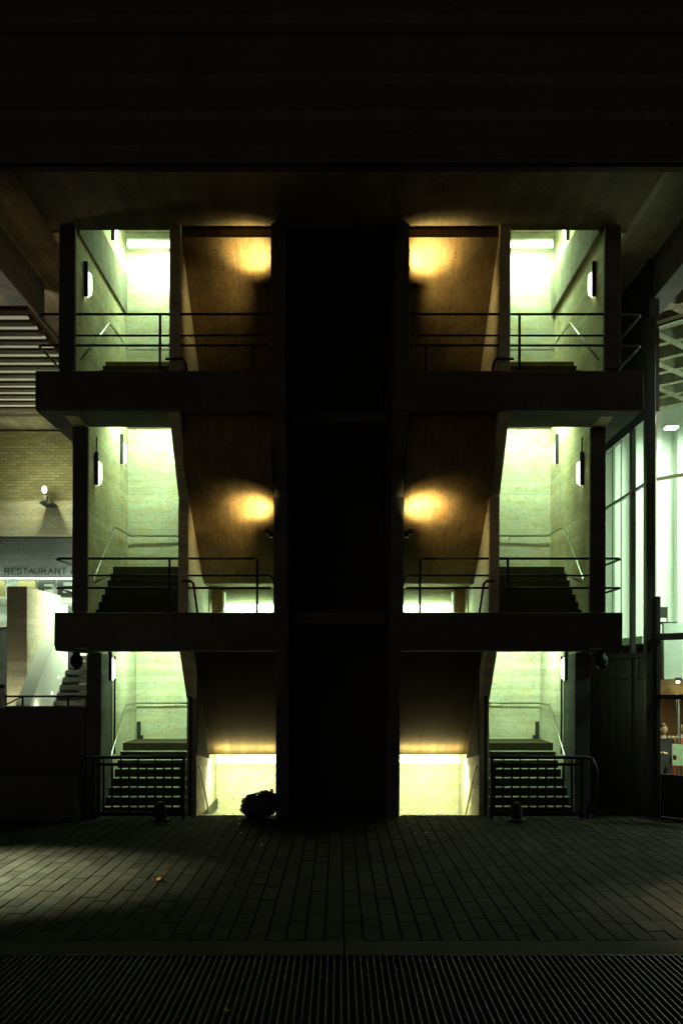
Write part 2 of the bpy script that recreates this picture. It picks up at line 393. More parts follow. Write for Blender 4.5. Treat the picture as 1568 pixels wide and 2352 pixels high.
    # vertical service pipe on the outer wall of the ground stair and on the spine
    T(MB().tube([(s*4.79,21.36,3.3),(s*4.79,21.36,1.2)], .022, 8), "conduit", 'black')
    T(MB().tube([(s*3.02,20.36,.02),(s*3.02,20.36,3.0)], .028, 8), "downpipe", 'rail')
    T(MB().tube([(s*4.80,19.7,7.6),(s*4.80,19.7,7.1)], .015, 6), "conduit", 'black')

    # ---- lamps
    def batten(x0, x1, y, z, mat, label, h=.10, beams=()):
        t = thing("fluorescent_batten", label, "light fitting", ((x0+x1)/2, y, z), "fluorescent battens in the stairwells")
        MB().box(x0, x1, y+(.04 if mat == 'tube_low' else -.02), y+.10, z+.062, z+.13).build("housing", M['white'], t, tower=True)
        MB().box(x0+.02*(1 if x1>x0 else -1), x1, y-.06, y+.06, z-h/2, z+.06).build("diffuser", M[mat], t, tower=True, bevel=.02)
        xm = (x0+x1)/2+lean(z)
        for (oy, oz, tx, ty, tz, watts, col) in beams:
            panel_light(t, (xm, y+oy, z+oz), (xm+tx, ty, tz), watts, col, abs(x1-x0), .10)
        return t
    batten(s*1.36, s*2.72, 22.18, .97, 'tube_low', "glowing strip light above the basement stair "+SIDE[s], .07,
           [(.05,-.06, 0, 23.8,-.5, 110, (.80,1,.46)), (-.06,.17, 0, 22.62, 1.66, 80, (1,.92,.40)), (-.02,-.08, 0, 21.7,-1.2, 14, (.95,1,.5))])
    batten(s*1.35, s*2.54, 22.60, 4.42, 'tube_mid', "strip light seen through the lower balcony rail "+SIDE[s], .16,
           [(-.09,-.05, 0, 21.8, 3.4, 50, GREEN)])
    batten(s*3.2, s*4.6, 22.1, 4.13, 'tube', "hidden strip light over the ground flight "+SIDE[s], .1,
           [(.07,-.03, 0, 23.85, 2.0, 120, GREEN), (0,-.08, s*1.0, 22.4, 2.8, 34, GREEN)])
    batten(s*3.2, s*4.6, 21.35, 8.88, 'tube', "hidden strip light under the top landing "+SIDE[s], .1,
           [(.07,-.03, 0, 22.82, 6.9, 135, GREEN), (.1,-.08, s*1.0, 21.9, 7.6, 42, GREEN)])
    batten(s*3.15, s*4.72, 22.1, 12.45, 'tube', "strip light high on the back wall of the topmost stairwell "+SIDE[s], .1,
           [(-.07,-.06, 0, 22.3, 9.4, 75, GREEN), (-.4,-.1, s*1.0, 22.0, 11.0, 55, GREEN)])
    for (x, y0, z, lab) in ((4.83, 18.95, 10.42, "front oval light of the topmost stairwell "),
                            (4.83, 21.15, 12.45, "rear oval light of the topmost stairwell "),
                            (4.83, 19.82, 7.0, "front oval light of the middle stairwell "),
                            (4.83, 22.1, 7.9, "rear black wall light of the middle stairwell "),
                            (4.83, 21.1, 3.1, "oval wall light just inside the ground stairwell ")):
        t = thing("wall_lamp", lab+SIDE[s], "wall lamp", (s*x+lean(z), y0, z), "bulkhead lamps on the outer stairwell walls")
        lx = lean(z)
        MB().box(s*(x+.018)+lx, s*(x-.05)+lx, y0-.08, y0-.02, z-.33, z+.33).build("backplate", M['black'], t, bevel=.01)
        seg = 10
        v = [(s*(x-.03)+lx, y0+.02+.06*math.cos(a)*1, z-.08+.26*math.sin(a)) for a in [2*math.pi*k/seg for k in range(seg)]]
        v2 = [(s*(x-.10)+lx, y0+.02+.045*math.cos(a), z-.08+.2*math.sin(a)) for a in [2*math.pi*k/seg for k in range(seg)]]
        MB().add(v+v2, [tuple(range(seg)), tuple(range(2*seg-1,seg-1,-1))]+[(k,(k+1)%seg,(k+1)%seg+seg,k+seg) for k in range(seg)]).build("diffuser", M['bulk'], t)
    # warm uplights fixed to the inner side wall
    for (y0, z0, tgt, e, lab) in ((18.3, 10.06, (1.60+.03*s, 18.47, 10.66), 520+100*s, "warm uplight under the topmost flight "),
                               (19.12, 5.66, (1.63, 19.44, 6.17), 520-40*s, "warm uplight under the middle flight ")):
        lx = lean(z0)
        t = thing("uplight", lab+SIDE[s], "uplight", (s*1.3+lx, y0, z0), "warm uplights under the return flights")
        MB().box(s*1.262+lx, s*1.33+lx, y0-.05, y0+.05, z0-.12, z0).build("bracket", M['rail'], t, bevel=.01)
        MB().tube([(s*1.38+lx, y0, z0-.06), (s*1.38+lx, y0, z0+.03)], [.028,.034], 10).build("shade", M['rail'], t)
        for e2, sp, tg in ((e*.62, 82, tgt), (e*.20, 108, tgt), (e*.15, 90, (2.9, y0+1.15, z0-.25))):
            l = light("uplight_beam", 'SPOT', (s*1.38+lx, y0, z0+.05), (s*tg[0], tg[1], tg[2]), e2, (1, .78, .30), spot_size=R(sp+4*s), spot_blend=1.0, shadow_soft_size=.04)
            l.parent = t; l.matrix_parent_inverse = Matrix.Translation(-Vector(t.location))

    # ---- balcony railings
    def RL(pts, r=.024): return MB().tube([(s*a, b, c) for a, b, c in pts], r, 8)
    t = thing("balcony_railing", "dark tube railing along the lower balcony "+SIDE[s], "railing", (s*3, 19.25, 4.1), "balcony railings")
    RL([(1.62,19.27,5.15),(5.42,19.27,5.15),(5.46,19.33,5.14),(5.46,20.6,5.15)]).build("top_rail", M['rail'], t, tower=True, smooth=True)
    RL([(1.24,19.5,4.62),(1.30,19.27,4.80),(1.36,19.27,4.82),(5.0,19.27,4.82)], .02).build("middle_rail", M['rail'], t, tower=True, smooth=True)
    RL([(1.30,19.27,4.58),(5.42,19.27,4.58),(5.46,19.33,4.58),(5.46,20.6,4.58)], .022).build("lower_rail", M['rail'], t, tower=True, smooth=True)
    for x in (1.575, 3.27, 4.98):
        MB().box(s*(x-.022), s*(x+.022), 19.255, 19.285, 4.08, 5.14).build("post", M['rail'], t, tower=True)
    MB().box(s*5.44, s*5.48, 20.58, 20.62, 4.08, 5.16).build("post", M['rail'], t, tower=True)
    t = thing("balcony_railing", "dark tube railing along the upper balcony "+SIDE[s], "railing", (s*3, 18.2, 8.4), "balcony railings")
    RL([(1.29,18.13,9.47),(5.43,18.13,9.47),(5.48,18.19,9.46),(5.48,19.9,9.47)]).build("top_rail", M['rail'], t, tower=True, smooth=True)
    RL([(1.29,18.13,9.08),(4.9,18.13,9.08)], .02).build("middle_rail", M['rail'], t, tower=True, smooth=True)
    RL([(1.29,18.13,8.90),(5.43,18.13,8.90),(5.48,18.19,8.90),(5.48,19.9,8.90)], .022).build("lower_rail", M['rail'], t, tower=True, smooth=True)
    for x, zt in ((1.57, 8.9), (3.27, 9.47), (4.95, 9.47)):
        MB().box(s*(x-.022), s*(x+.022), 18.115, 18.145, 8.40, zt-.005).build("post", M['rail'], t, tower=True)
    MB().box(s*5.46, s*5.50, 19.88, 19.92, 8.40, 9.48).build("post", M['rail'], t, tower=True)
    # ---- steel handrails on the walls
    def HR(lab, pts, brk, r=.019, mat='steel'):
        t = thing("handrail", lab+SIDE[s], "handrail", (s*pts[0][0], pts[0][1], pts[0][2]), "wall handrails in the stairwells")
        MB().tube([(s*a, b, c) for a, b, c in pts], r, 8).build("rail_tube", M[mat], t, tower=True, smooth=True)
        for (a, b, c), (dx, dy) in brk:
            MB().tube([(s*a, b, c), (s*(a+dx*.4), b+dy*.4, c-.08), (s*(a+dx), b+dy, c-.08)], .011, 6).build("wall_bracket", M['steel'], t, tower=True)
    HR("pale wall handrail rising beside the ground flight ", [(4.76,20.75,1.12),(4.76,20.95,1.22),(4.76,22.4,2.22),(4.76,23.76,2.22),(3.0,23.78,2.22)], [((4.76,21.3,1.46),(.1,0)),((4.76,22.2,2.08),(.1,0)),((3.9,23.78,2.22),(0,.08))])
    HR("pale wall handrail rising beside the middle flight ", [(4.5,19.2,4.78),(4.72,19.25,4.68),(4.76,19.4,4.78),(4.76,21.1,6.02),(4.76,21.5,6.06),(4.76,22.72,6.07),(3.2,22.74,6.07)], [((4.76,20.0,5.2),(.1,0)),((4.76,21.0,5.95),(.1,0)),((3.9,22.74,6.07),(0,.08))])
    HR("pale wall handrail rising beside the topmost flight ", [(4.76,18.35,8.72),(4.76,20.57,10.17),(4.76,21.5,10.22),(4.76,22.4,10.22),(3.2,22.42,10.22)], [((4.76,19.2,9.26),(.1,0)),((4.76,20.4,10.05),(.1,0))])
    HR("handrail going down the basement stair ", [(2.84,20.35,1.02),(2.84,20.5,1.0),(2.84,22.6,-.62)], [((2.84,21.0,.6),(.06,0))], .022)
    HR("black handrail beginning at the lower balcony ", [(3.0,19.15,4.70),(2.84,19.12,4.70),(2.80,19.2,4.66),(2.80,20.4,3.6)], [], .024, 'rail')
    HR("black handrail beginning at the upper balcony ", [(3.15,18.02,8.62),(2.84,18.0,8.62),(2.80,18.08,8.58),(2.80,19.3,7.75)], [], .024, 'rail')

    # ---- barrier at the foot of the ground stair
    t = thing("stair_barrier", "black metal barrier of upright bars closing the ground stair "+SIDE[s], "barrier", (s*4.1, 19.95, 0), "barriers before the ground stairs")
    yb = 19.95
    MB().tube([(s*3.06,yb,1.24),(s*4.98,yb,1.24),(s*5.08,yb-.04,1.22),(s*5.14,yb-.1,1.1)], .034, 8).build("top_rail", M['rail'], t, tower=True, smooth=True)
    MB().box(s*3.06, s*4.86, yb-.02, yb+.02, 1.07, 1.13).build("upper_bar", M['rail'], t, tower=True)
    MB().box(s*3.06, s*4.86, yb-.02, yb+.02, .10, .15).build("bottom_bar", M['rail'], t, tower=True)
    for i in range(10):
        x = 3.14+i*.172
        MB().box(s*(x-.02), s*(x+.02), yb-.012, yb+.012, .15, 1.07).build("upright", M['rail'], t, tower=True)
        if i % 2: MB().box(s*(x-.014), s*(x+.014), yb-.012, yb+.012, 1.13, 1.21).build("spacer", M['rail'], t, tower=True)
    for x in (3.08, 4.88):
        MB().box(s*(x-.03), s*(x+.03), yb-.03, yb+.03, 0, 1.225).build("post", M['rail'], t, tower=True)
    MB().tube([(s*4.98,yb-.1,0.02),(s*5.0,yb-.1,.25),(s*5.14,yb-.12,.5),(s*5.16,yb-.12,1.0),(s*5.08,yb-.1,1.2)], .026, 8).build("end_hoop", M['rail'], t, tower=True, smooth=True)
    # squat ground fitting in front of the barrier
    xb = 3.52
    t = thing("bollard", "squat black bollard at the foot of the barrier "+SIDE[s], "bollard", (s*xb, 19.7, 0), "squat bollards before the stairs")
    MB().tube([(s*xb,19.7,0),(s*xb,19.7,.04),(s*xb,19.7,.05),(s*xb,19.7,.3),(s*xb,19.7,.36),(s*xb,19.7,.39)], [.19,.19,.12,.09,.07,.02], 12).build("post", M['black'], t, smooth=False)
    MB().tube([(s*xb,19.7,.22),(s*xb,19.7,.26)], .112, 12).build("collar", M['rail'], t)
    # ---- dome camera below the lower balcony wing
    dx, dy = (5.36, 20.35)
    t = thing("dome_camera", "black dome security camera hanging under the lower balcony "+SIDE[s], "security camera", (s*dx, dy, 3.3), "dome cameras")
    MB().tube([(s*dx,dy,3.358),(s*dx,dy,3.30),(s*dx,dy,3.25),(s*dx,dy,3.12)], [.07,.075,.125,.13], 14).build("housing", M['black'], t, smooth=True)
    rr = [.118*math.cos(a) for a in (0,.3,.6,.9,1.2,1.5)]; zz = [3.118-.118*math.sin(a) for a in (0,.3,.6,.9,1.2,1.5)]
    dm = plain("dome_gloss", (.02,.02,.02), .08, bump=0)
    MB().tube([(s*dx,dy,z) for z in zz], rr, 14).build("dome", dm, t, smooth=True)

# dark slot between the towers
sl = thing("linking_slab", "unlit concrete back wall and thin bridges in the dark slot between the towers", "wall", (0, 23, 0))
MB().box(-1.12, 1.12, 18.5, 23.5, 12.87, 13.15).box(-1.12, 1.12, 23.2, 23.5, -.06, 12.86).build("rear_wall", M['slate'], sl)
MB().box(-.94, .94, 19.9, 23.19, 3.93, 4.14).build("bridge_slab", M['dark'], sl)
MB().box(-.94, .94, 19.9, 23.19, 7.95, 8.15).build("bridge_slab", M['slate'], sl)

# ------------------------------------------------------------------ left: restaurant building
bw = thing("brick_wall", "pale brick wall lit by a floodlight above the restaurant sign", "wall", (-8, 26, 7.5))
MB().box(-12, -5.3, 26.0, 26.3, 7.42, 9.3).build("mortar_bed", M['mortar'], bw)
BL, BH = .225, .0757
me = MB().box(0, BL-.008, -.02, .05, 0, BH-.012).mesh("brick"); me.materials.append(M['brick'])
st = MB()
for j in range(24):
    z = 7.45+j*BH; off = (j % 2)*BL/2
    for i in range(30):
        x = -12+i*BL+off
        if x+BL > -5.3: continue
        if -9.1 < x < -6.45: inst("brick", me, bw, (x, 26.0+random.uniform(-.004,.004), z))
        else: st.box(x, x+BL-.008, 25.98, 26.05, z, z+BH-.012)
o = st.build("brick_field", M['brick'], bw); o['kind'] = 'stuff'
rb = thing("restaurant_building", "concrete frontage with bands and lit counter below the brick wall", "building", (-8, 26, 0))
MB().box(-12, -5.3, 25.8, 26.3, 6.50, 7.41).build("concrete_band", M['wall'], rb)
MB().box(-12, -5.3, 25.9, 26.3, 6.36, 6.47).build("fascia_strip", M['dark'], rb)
MB().box(-12, -5.3, 26.1, 26.3, 5.40, 6.35).build("sign_wall", M['dark'], rb)
MB().box(-12, -5.3, 24.3, 26.3, 9.31, 9.5).build("eaves_soffit", M['ceil'], rb)
MB().box(-12, -5.3, 26.9, 27.0, 4.3, 6.0).build("counter_wall", M['white'], rb)
MB().box(-12, -5.3, 26.15, 27.0, 4.15, 4.3).build("counter_top", M['white'], rb)
MB().box(-12, -5.3, 26.2, 27.0, 2.3, 4.1).build("lower_wall", M['dark'], rb)
MB().tube([(-12,26.2,4.81),(-5.3,26.2,4.81)], .12, 10).build("round_fascia", M['white'], rb, smooth=True)
bl = thing("block_lettering", "large dark block letters standing before the white glow under the restaurant sign", "sign", (-8, 26.6, 5))
Yb = 26.6
def blk(rects, m):
    mb = MB()
    for k, (x0, x1, y0, y1) in enumerate(rects):
        mb.box(PX(x0,Yb), PX(x1,Yb), Yb, Yb+.06+.003*k, PZ(y1,Yb), PZ(y0,Yb))
    mb.build("letter", M[m], bl)
blk([(-12,10.8,1332,1370)], 'brass'); blk([(41.5,81.5,1332,1371)], 'brass')
blk([(88,101,1332,1371),(101,125,1332,1339),(101,118,1347.5,1353)], 'frame')
blk([(132,144,1332,1371),(144,171,1332,1336.5),(144,171,1345.5,1352),(144,171,1361,1371)], 'frame')
t = thing("linear_light", "bright wall-washing strip light under the restaurant sign", "light fitting", (-8, 26, 5.3))
MB().box(-11, -6.0, 25.82, 25.88, 5.385, 5.41).build("diffuser", glow("sign_wash", (.72,1,.75), 5), t)
panel_light(t, (-8.5, 25.85, 5.43), (-8.5, 26.2, 6.4), 15, (.72,1,.72), 5, .08)
MB().box(-11, -6.0, 25.79, 25.92, 5.365, 5.383).build("tray", M['white'], t)
t = thing("linear_light", "bright strip light over the lit counter and its boards", "light fitting", (-8, 26.4, 5.1))
MB().box(-11, -6.0, 26.40, 26.48, 5.46, 5.50).build("diffuser", glow("counter_wash", (.72,1,.75), 6), t)
panel_light(t, (-8.5, 26.42, 5.45), (-8.5, 26.9, 4.9), 15, (.75,1,.75), 5, .08)
# letters
GL = {'R': [[(0,0),(0,1),(.55,1),(.75,.87),(.75,.63),(.55,.5),(0,.5)],[(.4,.5),(.8,0)]],
      'E': [[(.7,1),(0,1),(0,0),(.7,0)],[(0,.52),(.6,.52)]],
      'S': [[(.72,.85),(.55,1),(.2,1),(.03,.85),(.03,.65),(.2,.54),(.55,.46),(.74,.34),(.74,.15),(.56,0),(.18,0),(0,.15)]],
      'T': [[(0,1),(.8,1)],[(.4,1),(.4,0)]],
      'A': [[(0,0),(.45,1),(.9,0)],[(.18,.36),(.72,.36)]],
      'U': [[(0,1),(0,.3),(.14,.07),(.4,0),(.66,.07),(.8,.3),(.8,1)]],
      'N': [[(0,0),(0,1),(.8,0),(.8,1)]]}
t = thing("restaurant_sign", "thin dark capitals reading RESTAURANT A on the frontage", "sign", (-8, 26, 5.4))
t['label'] = "thin dark capital letters of the restaurant sign above the lit counter"
Ys = 26.09; H = .15
for ch, zx in zip("RESTAURANTA", (75,172,256,342,425,517,615,712,815,912,1040)):
    x0 = PX(zx/6.4, Ys); z0 = PZ(1319, Ys); mb = MB()
    for stn in GL[ch]:
        for a, b_ in zip(stn, stn[1:]):
            p, q = Vector((x0+a[0]*H*.92, 0, z0+a[1]*H)), Vector((x0+b_[0]*H*.92, 0, z0+b_[1]*H))
            d = (q-p).normalized(); nn = Vector((-d.z,0,d.x))*.008; p -= d*.005; q += d*.005
            mb.add([(p+nn).xz[:1]+(Ys-.02,)+(p+nn).xz[1:], (q+nn).xz[:1]+(Ys-.02,)+(q+nn).xz[1:], (q-nn).xz[:1]+(Ys-.02,)+(q-nn).xz[1:], (p-nn).xz[:1]+(Ys-.02,)+(p-nn).xz[1:],
                    (p+nn).xz[:1]+(Ys+.01,)+(p+nn).xz[1:], (q+nn).xz[:1]+(Ys+.01,)+(q+nn).xz[1:], (q-nn).xz[:1]+(Ys+.01,)+(q-nn).xz[1:], (p-nn).xz[:1]+(Ys+.01,)+(p-nn).xz[1:]],
                   [(0,1,2,3),(7,6,5,4),(0,4,5,1),(1,5,6,2),(2,6,7,3),(3,7,4,0)])
    mb.build("letter", M['black'], t)
# floodlight
Y = 25.2; fx, fz = PX(102,Y), PZ(1124,Y)
t = thing("floodlight", "small glaring floodlight on a bracket under the brick wall", "floodlight", (fx, Y, fz))
MB().tube([(fx,Y,fz-.10),(fx,Y,fz-.07),(fx,Y,fz),(fx,Y,fz+.06),(fx,Y,fz+.08)], [.02,.045,.062,.045,.01], 12).build("lens", glow("flood_lens", (.90,1,.60), 12), t, smooth=True)
l = light("flood_glow", 'POINT', (fx, Y-.14, fz+.02), (fx, 30, fz), 60, (.90,1,.55), shadow_soft_size=.07); l.parent = t; l.matrix_parent_inverse = Matrix.Translation(-Vector(t.location))
MB().box(fx-.05, fx+.06, Y-.02, Y+.1, fz-.30, fz-.16).box(fx-.12, fx+.16, Y, 25.79, fz-.36, fz-.302).build("bracket", M['black'], t)
# slatted ceiling, its lit slat edges given a painted glow
sc_ = thing("slatted_ceiling", "slatted ceiling with thin bright lines over the restaurant terrace", "ceiling", (-8, 21, 9.3))
MB().box(-12, -5.56, 17.8, 24.28, 9.42, 9.5).build("backing_panel", M['slatm'], sc_)
for y in (903,957,1008,1056,1103,1147,1190,1232,1268,1303,1338,1371,1403):
    yv = 343+.4297*y; Y = (9.33-EYE)*F/(HY-yv)
    MB().box(-12, -5.6, Y-.05, Y+.05, 9.33, 9.36).build("lit_slat_edge", M['strip'], sc_)
    MB().box(-12, -5.6, Y+.12, Y+.34, 9.30, 9.40).build("slat", M['slatm'], sc_)
MB().box(-20, -5.1, 30.01, 30.3, 9.5, 12.2).build("upper_wall", M['dark'], rb)
light("coffer_fill", 'AREA', (-9.5, 19.5, 9.75), (-8.0, 20.5, 11.5), 190, (1, .95, .65), size=.8)  # added lamp out of view, brightens the left coffers
light("coffer_fill", 'AREA', (9.8, 17.4, 9.0), (8.2, 18.0, 11.5), 45, (1, .95, .7), size=.8)  # same added fill for the right coffers, also unseen
# pier, long wall and stairs
pw = thing("concrete_pier", "stained concrete pier and receding wall beside the outdoor stairs", "wall", (-6.95, 22, 2))
MB().box(-7.17, -6.73, 21.5, 24.1, 0, 4.81).build("pier_block", M['wall'], pw, bevel=.01)
MB().prism([(20.7,2.05),(20.7,2.27),(23.6,4.56),(23.6,2.05)], -6.727, -6.42).build("parapet", M['white'], pw)
for i, (x, y) in enumerate(((149.5,1521),(135.5,1556),(120,1592.5))):
    Yp = -6.40/((x-CX)/F)
    z = PZ(y, Yp)
    t = thing("step_light", ("topmost","middle","lowest")[i]+" of the three round lights in the outdoor stair parapet", "light fitting", (-6.40, Yp, z), "round lights in the stair parapet")
    MB().tube([(-6.418,Yp,z),(-6.40,Yp,z)], .028, 10).build("lens", M['bulk'], t)
    MB().tube([(-6.4185,Yp,z),(-6.41,Yp,z)], .036, 10).build("bezel", M['steel'], t)
ts = thing("outdoor_stairs", "open-riser outdoor stairs climbing behind the low dark wall", "stairs", (-5.8, 23, 2.2))
for i in range(-1, 9):
    Y = 22.4+i*.24; z = 2.31+i*.174
    MB().box(-6.4, -5.15, Y-.02, Y+.26, z-.10, z).build("tread", M['frame'], ts)
MB().box(-6.5, -5.15, 24.9, 25.0, 1.0, 4.1).build("stair_screen", M['white'], ts)
t = thing("linear_light", "added unseen light washing the outdoor stairs from the stair tower side", "light fitting", (-5.16, 22.7, 5.4))  # added behind the tower wall, unseen, to brighten pier and stairs
MB().box(-5.19, -5.14, 22.1, 23.3, 5.2, 5.55).build("diffuser", glow("stair_fill", (.80,1,.66), 6), t)
panel_light(t, (-5.21, 22.7, 5.35), (-6.73, 22.7, 3.0), 85, (.80,1,.66), 1.2, .3)
panel_light(t, (-5.3, 23.35, 5.3), (-5.9, 24.9, 3.0), 220, (.78,1,.66), .4, .3)
t = thing("ground_light", "bright ground-recessed light at the base of the long wall", "light fitting", (-6.2, 21.2, 2.1))
MB().box(-7.1, -6.2, 20.95, 21.03, 2.09, 2.13).build("diffuser", glow("wall_wash", (.95,1,.62), 6), t)
panel_light(t, (-6.7, 20.98, 2.16), (-6.9, 21.5, 2.9), 9, (.95,1,.62), .9, .08)
lw = thing("low_wall", "dark rendered low wall in front of the outdoor stairs", "wall", (-7, 20.6, 0))
MB().box(-12, -5.22, 20.5, 20.75, -.06, 2.25).build("wall_body", M['slate'], lw, bevel=.01)
MB().box(-12, -5.22, 19.7, 20.498, -.06, .86).build("plinth", M['slate'], lw, bevel=.02)
MB().box(-12, -5.22, 20.76, 22.4, 1.9, 2.07).build("terrace_floor", M['dark'], lw)
rl = thing("terrace_railing", "black railing with slim posts on top of the low dark wall", "railing", (-6.5, 20.62, 2.25))
MB().tube([(PX(-40,20.4),20.4,2.30),(PX(12,20.62),20.62,2.45),(PX(198,20.62),20.62,2.45)], .022, 8).build("top_rail", M['rail'], rl)
for x in (52, 157, 199): MB().box(PX(x,20.62)-.018, PX(x,20.62)+.018, 20.6, 20.64, 2.24, 2.44).build("post", M['rail'], rl)
MB().tube([(PX(12,20.62),20.62,2.27),(PX(50,20.62),20.62,2.44)], .016, 6).build("brace", M['rail'], rl)
for x in (3, 9): MB().tube([(PX(x,20.5),20.5,2.2),(PX(x,20.5),20.5,2.68)], .02, 8).build("post", M['steel'], rl)
MB().box(PX(-2,20.5),PX(11,20.5),20.45,20.55,2.62,2.70).build("post_cap", M['rail'], rl)

# ------------------------------------------------------------------ right: glazed foyer
fa = thing("glass_facade", "tall dark-framed glass facade of the lit foyer", "glass facade", (6.6, 21, 0))
FXA = 6.46
def post(x0, x1, y0, y1, z0, z1): return MB().box(x0, x1, y0, y1, z0, z1).build("mullion", M['frame'], fa, bevel=.008)
post(6.27, 6.46, 20.32, 20.5, 0, 10.2)
post(6.47, 6.56, 20.30, 20.42, 0, 4.5)
post(6.37, 6.47, 21.7, 21.85, 0, 8.3); post(6.40, 6.46, 24.1, 24.25, 0, 8.3); post(6.44, 6.46, 22.75, 22.79, 3.3, 8.3); post(6.44,6.46,23.45,23.48,3.3,8.3)
post(6.44, 6.46, 21.05, 21.08, 3.3, 8.3)
for z, d in ((8.28,.08),(6.9,.05),(3.32,.1)):
    MB().box(6.39, 6.46, 20.51, 25.6, z-d/2, z+d/2).build("transom", M['frame'], fa)
for y0, y1 in ((20.51,21.04),(21.12,21.69),(21.86,22.74),(22.84,23.44),(23.53,24.09),(24.26,25.6)):
    MB().box(6.425, 6.437, y0, y1, 3.38, 8.23).build("pane", M['glass'], fa)
for y0, y1 in ((20.9,21.3),(21.5,21.69),(21.86,22.6),(22.62,23.3),(23.32,24.09),(24.26,25.6)):
    MB().box(6.41, 6.45, y0, y1, 2.82, 3.26).build("cladding_panel", M['frame'], fa, bevel=.01)
MB().box(6.40, 6.6, 20.51, 25.6, 8.33, 11.49).build("upper_fascia", M['frame'], fa)
MB().box(5.11, 6.6, 30.01, 30.3, 0, 12.2).box(6.40, 6.6, 25.6, 30, 0, 11).build("return_wall", M['dark'], fa)
for y0, y1 in ((20.51,21.1),(21.12,21.69),(21.86,22.6),(22.62,23.3),(23.32,24.09),(24.26,25.6)):
    MB().box(6.41, 6.45, y0, y1, .02, 2.81).build("cladding_panel", M['frame'], fa, bevel=.01)
# facade B runs obliquely toward the camera on the right
ax, ay = 6.50, 20.36; bx, by = 7.92, 18.64
def onB(u, d=0): 
    L = math.hypot(bx-ax, by-ay); dx, dy = (bx-ax)/L, (by-ay)/L
    return (ax+dx*u - dy*0 + dy*d*-1, ay+dy*u + dx*d)
def barB(u0, u1, d0, d1, z0, z1, name, mat):
    p = [onB(u0,d0), onB(u1,d0), onB(u1,d1), onB(u0,d1)]
    return MB().vprism(p, z0, z1).build(name, M[mat], fa)
for z0, z1, m in ((10.05,10.12,'steel'),(10.0,10.045,'frame'),(6.86,6.93,'steel'),(3.60,3.74,'frame'),(2.40,2.50,'frame')):
    barB(.02, 2.1, -.04, .04, z0, z1, "transom", m)
barB(.9, .98, -.05, .05, 0, 12, "mullion", 'frame'); barB(2.1, 2.2, -.05, .05, 0, 12, "mullion", 'frame')
for z0, z1 in ((.9,2.39),(2.51,3.59),(3.75,6.85),(6.94,9.99)):
    barB(.1, .89, -.006, .006, z0, z1, "pane", 'glass'); barB(.99, 2.09, -.006, .006, z0, z1, "pane", 'glass')
barB(.1, .89, -.02, .02, .02, .88, "kick_panel", 'frame'); barB(.99, 2.09, -.02, .02, .02, .88, "kick_panel", 'frame')
dot = glow("vinyl_dot", (.7,1,.8), .3)
def paperish(name, col):
    m, t_, b = newmat(name); t_.nodes.remove(b)
    df = N(t_, "ShaderNodeBsdfDiffuse"); tl = N(t_, "ShaderNodeBsdfTranslucent"); mx = N(t_, "ShaderNodeMixShader"); mx.inputs[0].default_value = .6
    tc = N(t_, "ShaderNodeTexCoord"); nz = noise_tex(t_, tc.outputs["Object"], 6, 3)
    vm = N(t_, "ShaderNodeVectorMath", operation='SCALE'); vm.inputs[0].default_value = col; t_.links.new(mth(t_, 'MULTIPLY_ADD', nz, .4, .75), vm.inputs["Scale"])
    t_.links.new(vm.outputs[0], df.inputs[0]); t_.links.new(vm.outputs[0], tl.inputs[0])
    t_.links.new(df.outputs[0], mx.inputs[1]); t_.links.new(tl.outputs[0], mx.inputs[2]); t_.links.new(mx.outputs[0], t_.nodes["Material Output"].inputs[0]); return m
dotm = paperish("vinyl_white", (.8,.9,.8))
for i in range(7):
    u = .20+i*.09; p = onB(u, -.012); q = onB(u, -.009); z = PZ(1693, p[1])
    MB().tube([(p[0],p[1],z),(q[0],q[1],z)], .028, 12).build("manifestation_dot", dotm, fa)
# interior
fo = thing("foyer_interior", "bright foyer with pale walls seen through the glass facade", "building interior", (9, 26, 0))
MB().box(6.61, 16, 30.0, 30.3, -.05, 11.6).build("rear_wall", M['white'], fo)
for i in range(9): MB().box(7.0+i*.62, 7.16+i*.62, 29.7, 29.998, 3.9, 10.3).build("pilaster", M['white'], fo)
MB().box(6.62, 16, 21.76, 29.99, 3.58, 3.75).build("upper_floor", M['white'], fo)
MB().box(7.05, 16, 21.6, 21.75, 2.80, 4.02).build("balustrade", M['white'], fo)
MB().box(6.62, 16, 21.5, 29.9, 2.48, 2.79).build("bulkhead", M['brown'], fo)
MB().box(6.62, 16, 24.2, 24.4, 0, 2.47).build("inner_wall", M['brown'], fo)
MB().box(6.62, 7.4, 24.15, 24.19, 1.5, 2.2).build("wall_picture", M['rust'], fo)
MB().tube([(7.57,22.2,0),(7.57,22.2,2.47)], .05, 12).build("column", M['steel'], fo)
MB().box(14.5, 14.7, 18, 30, 0, 11.6).build("side_wall", M['white'], fo)
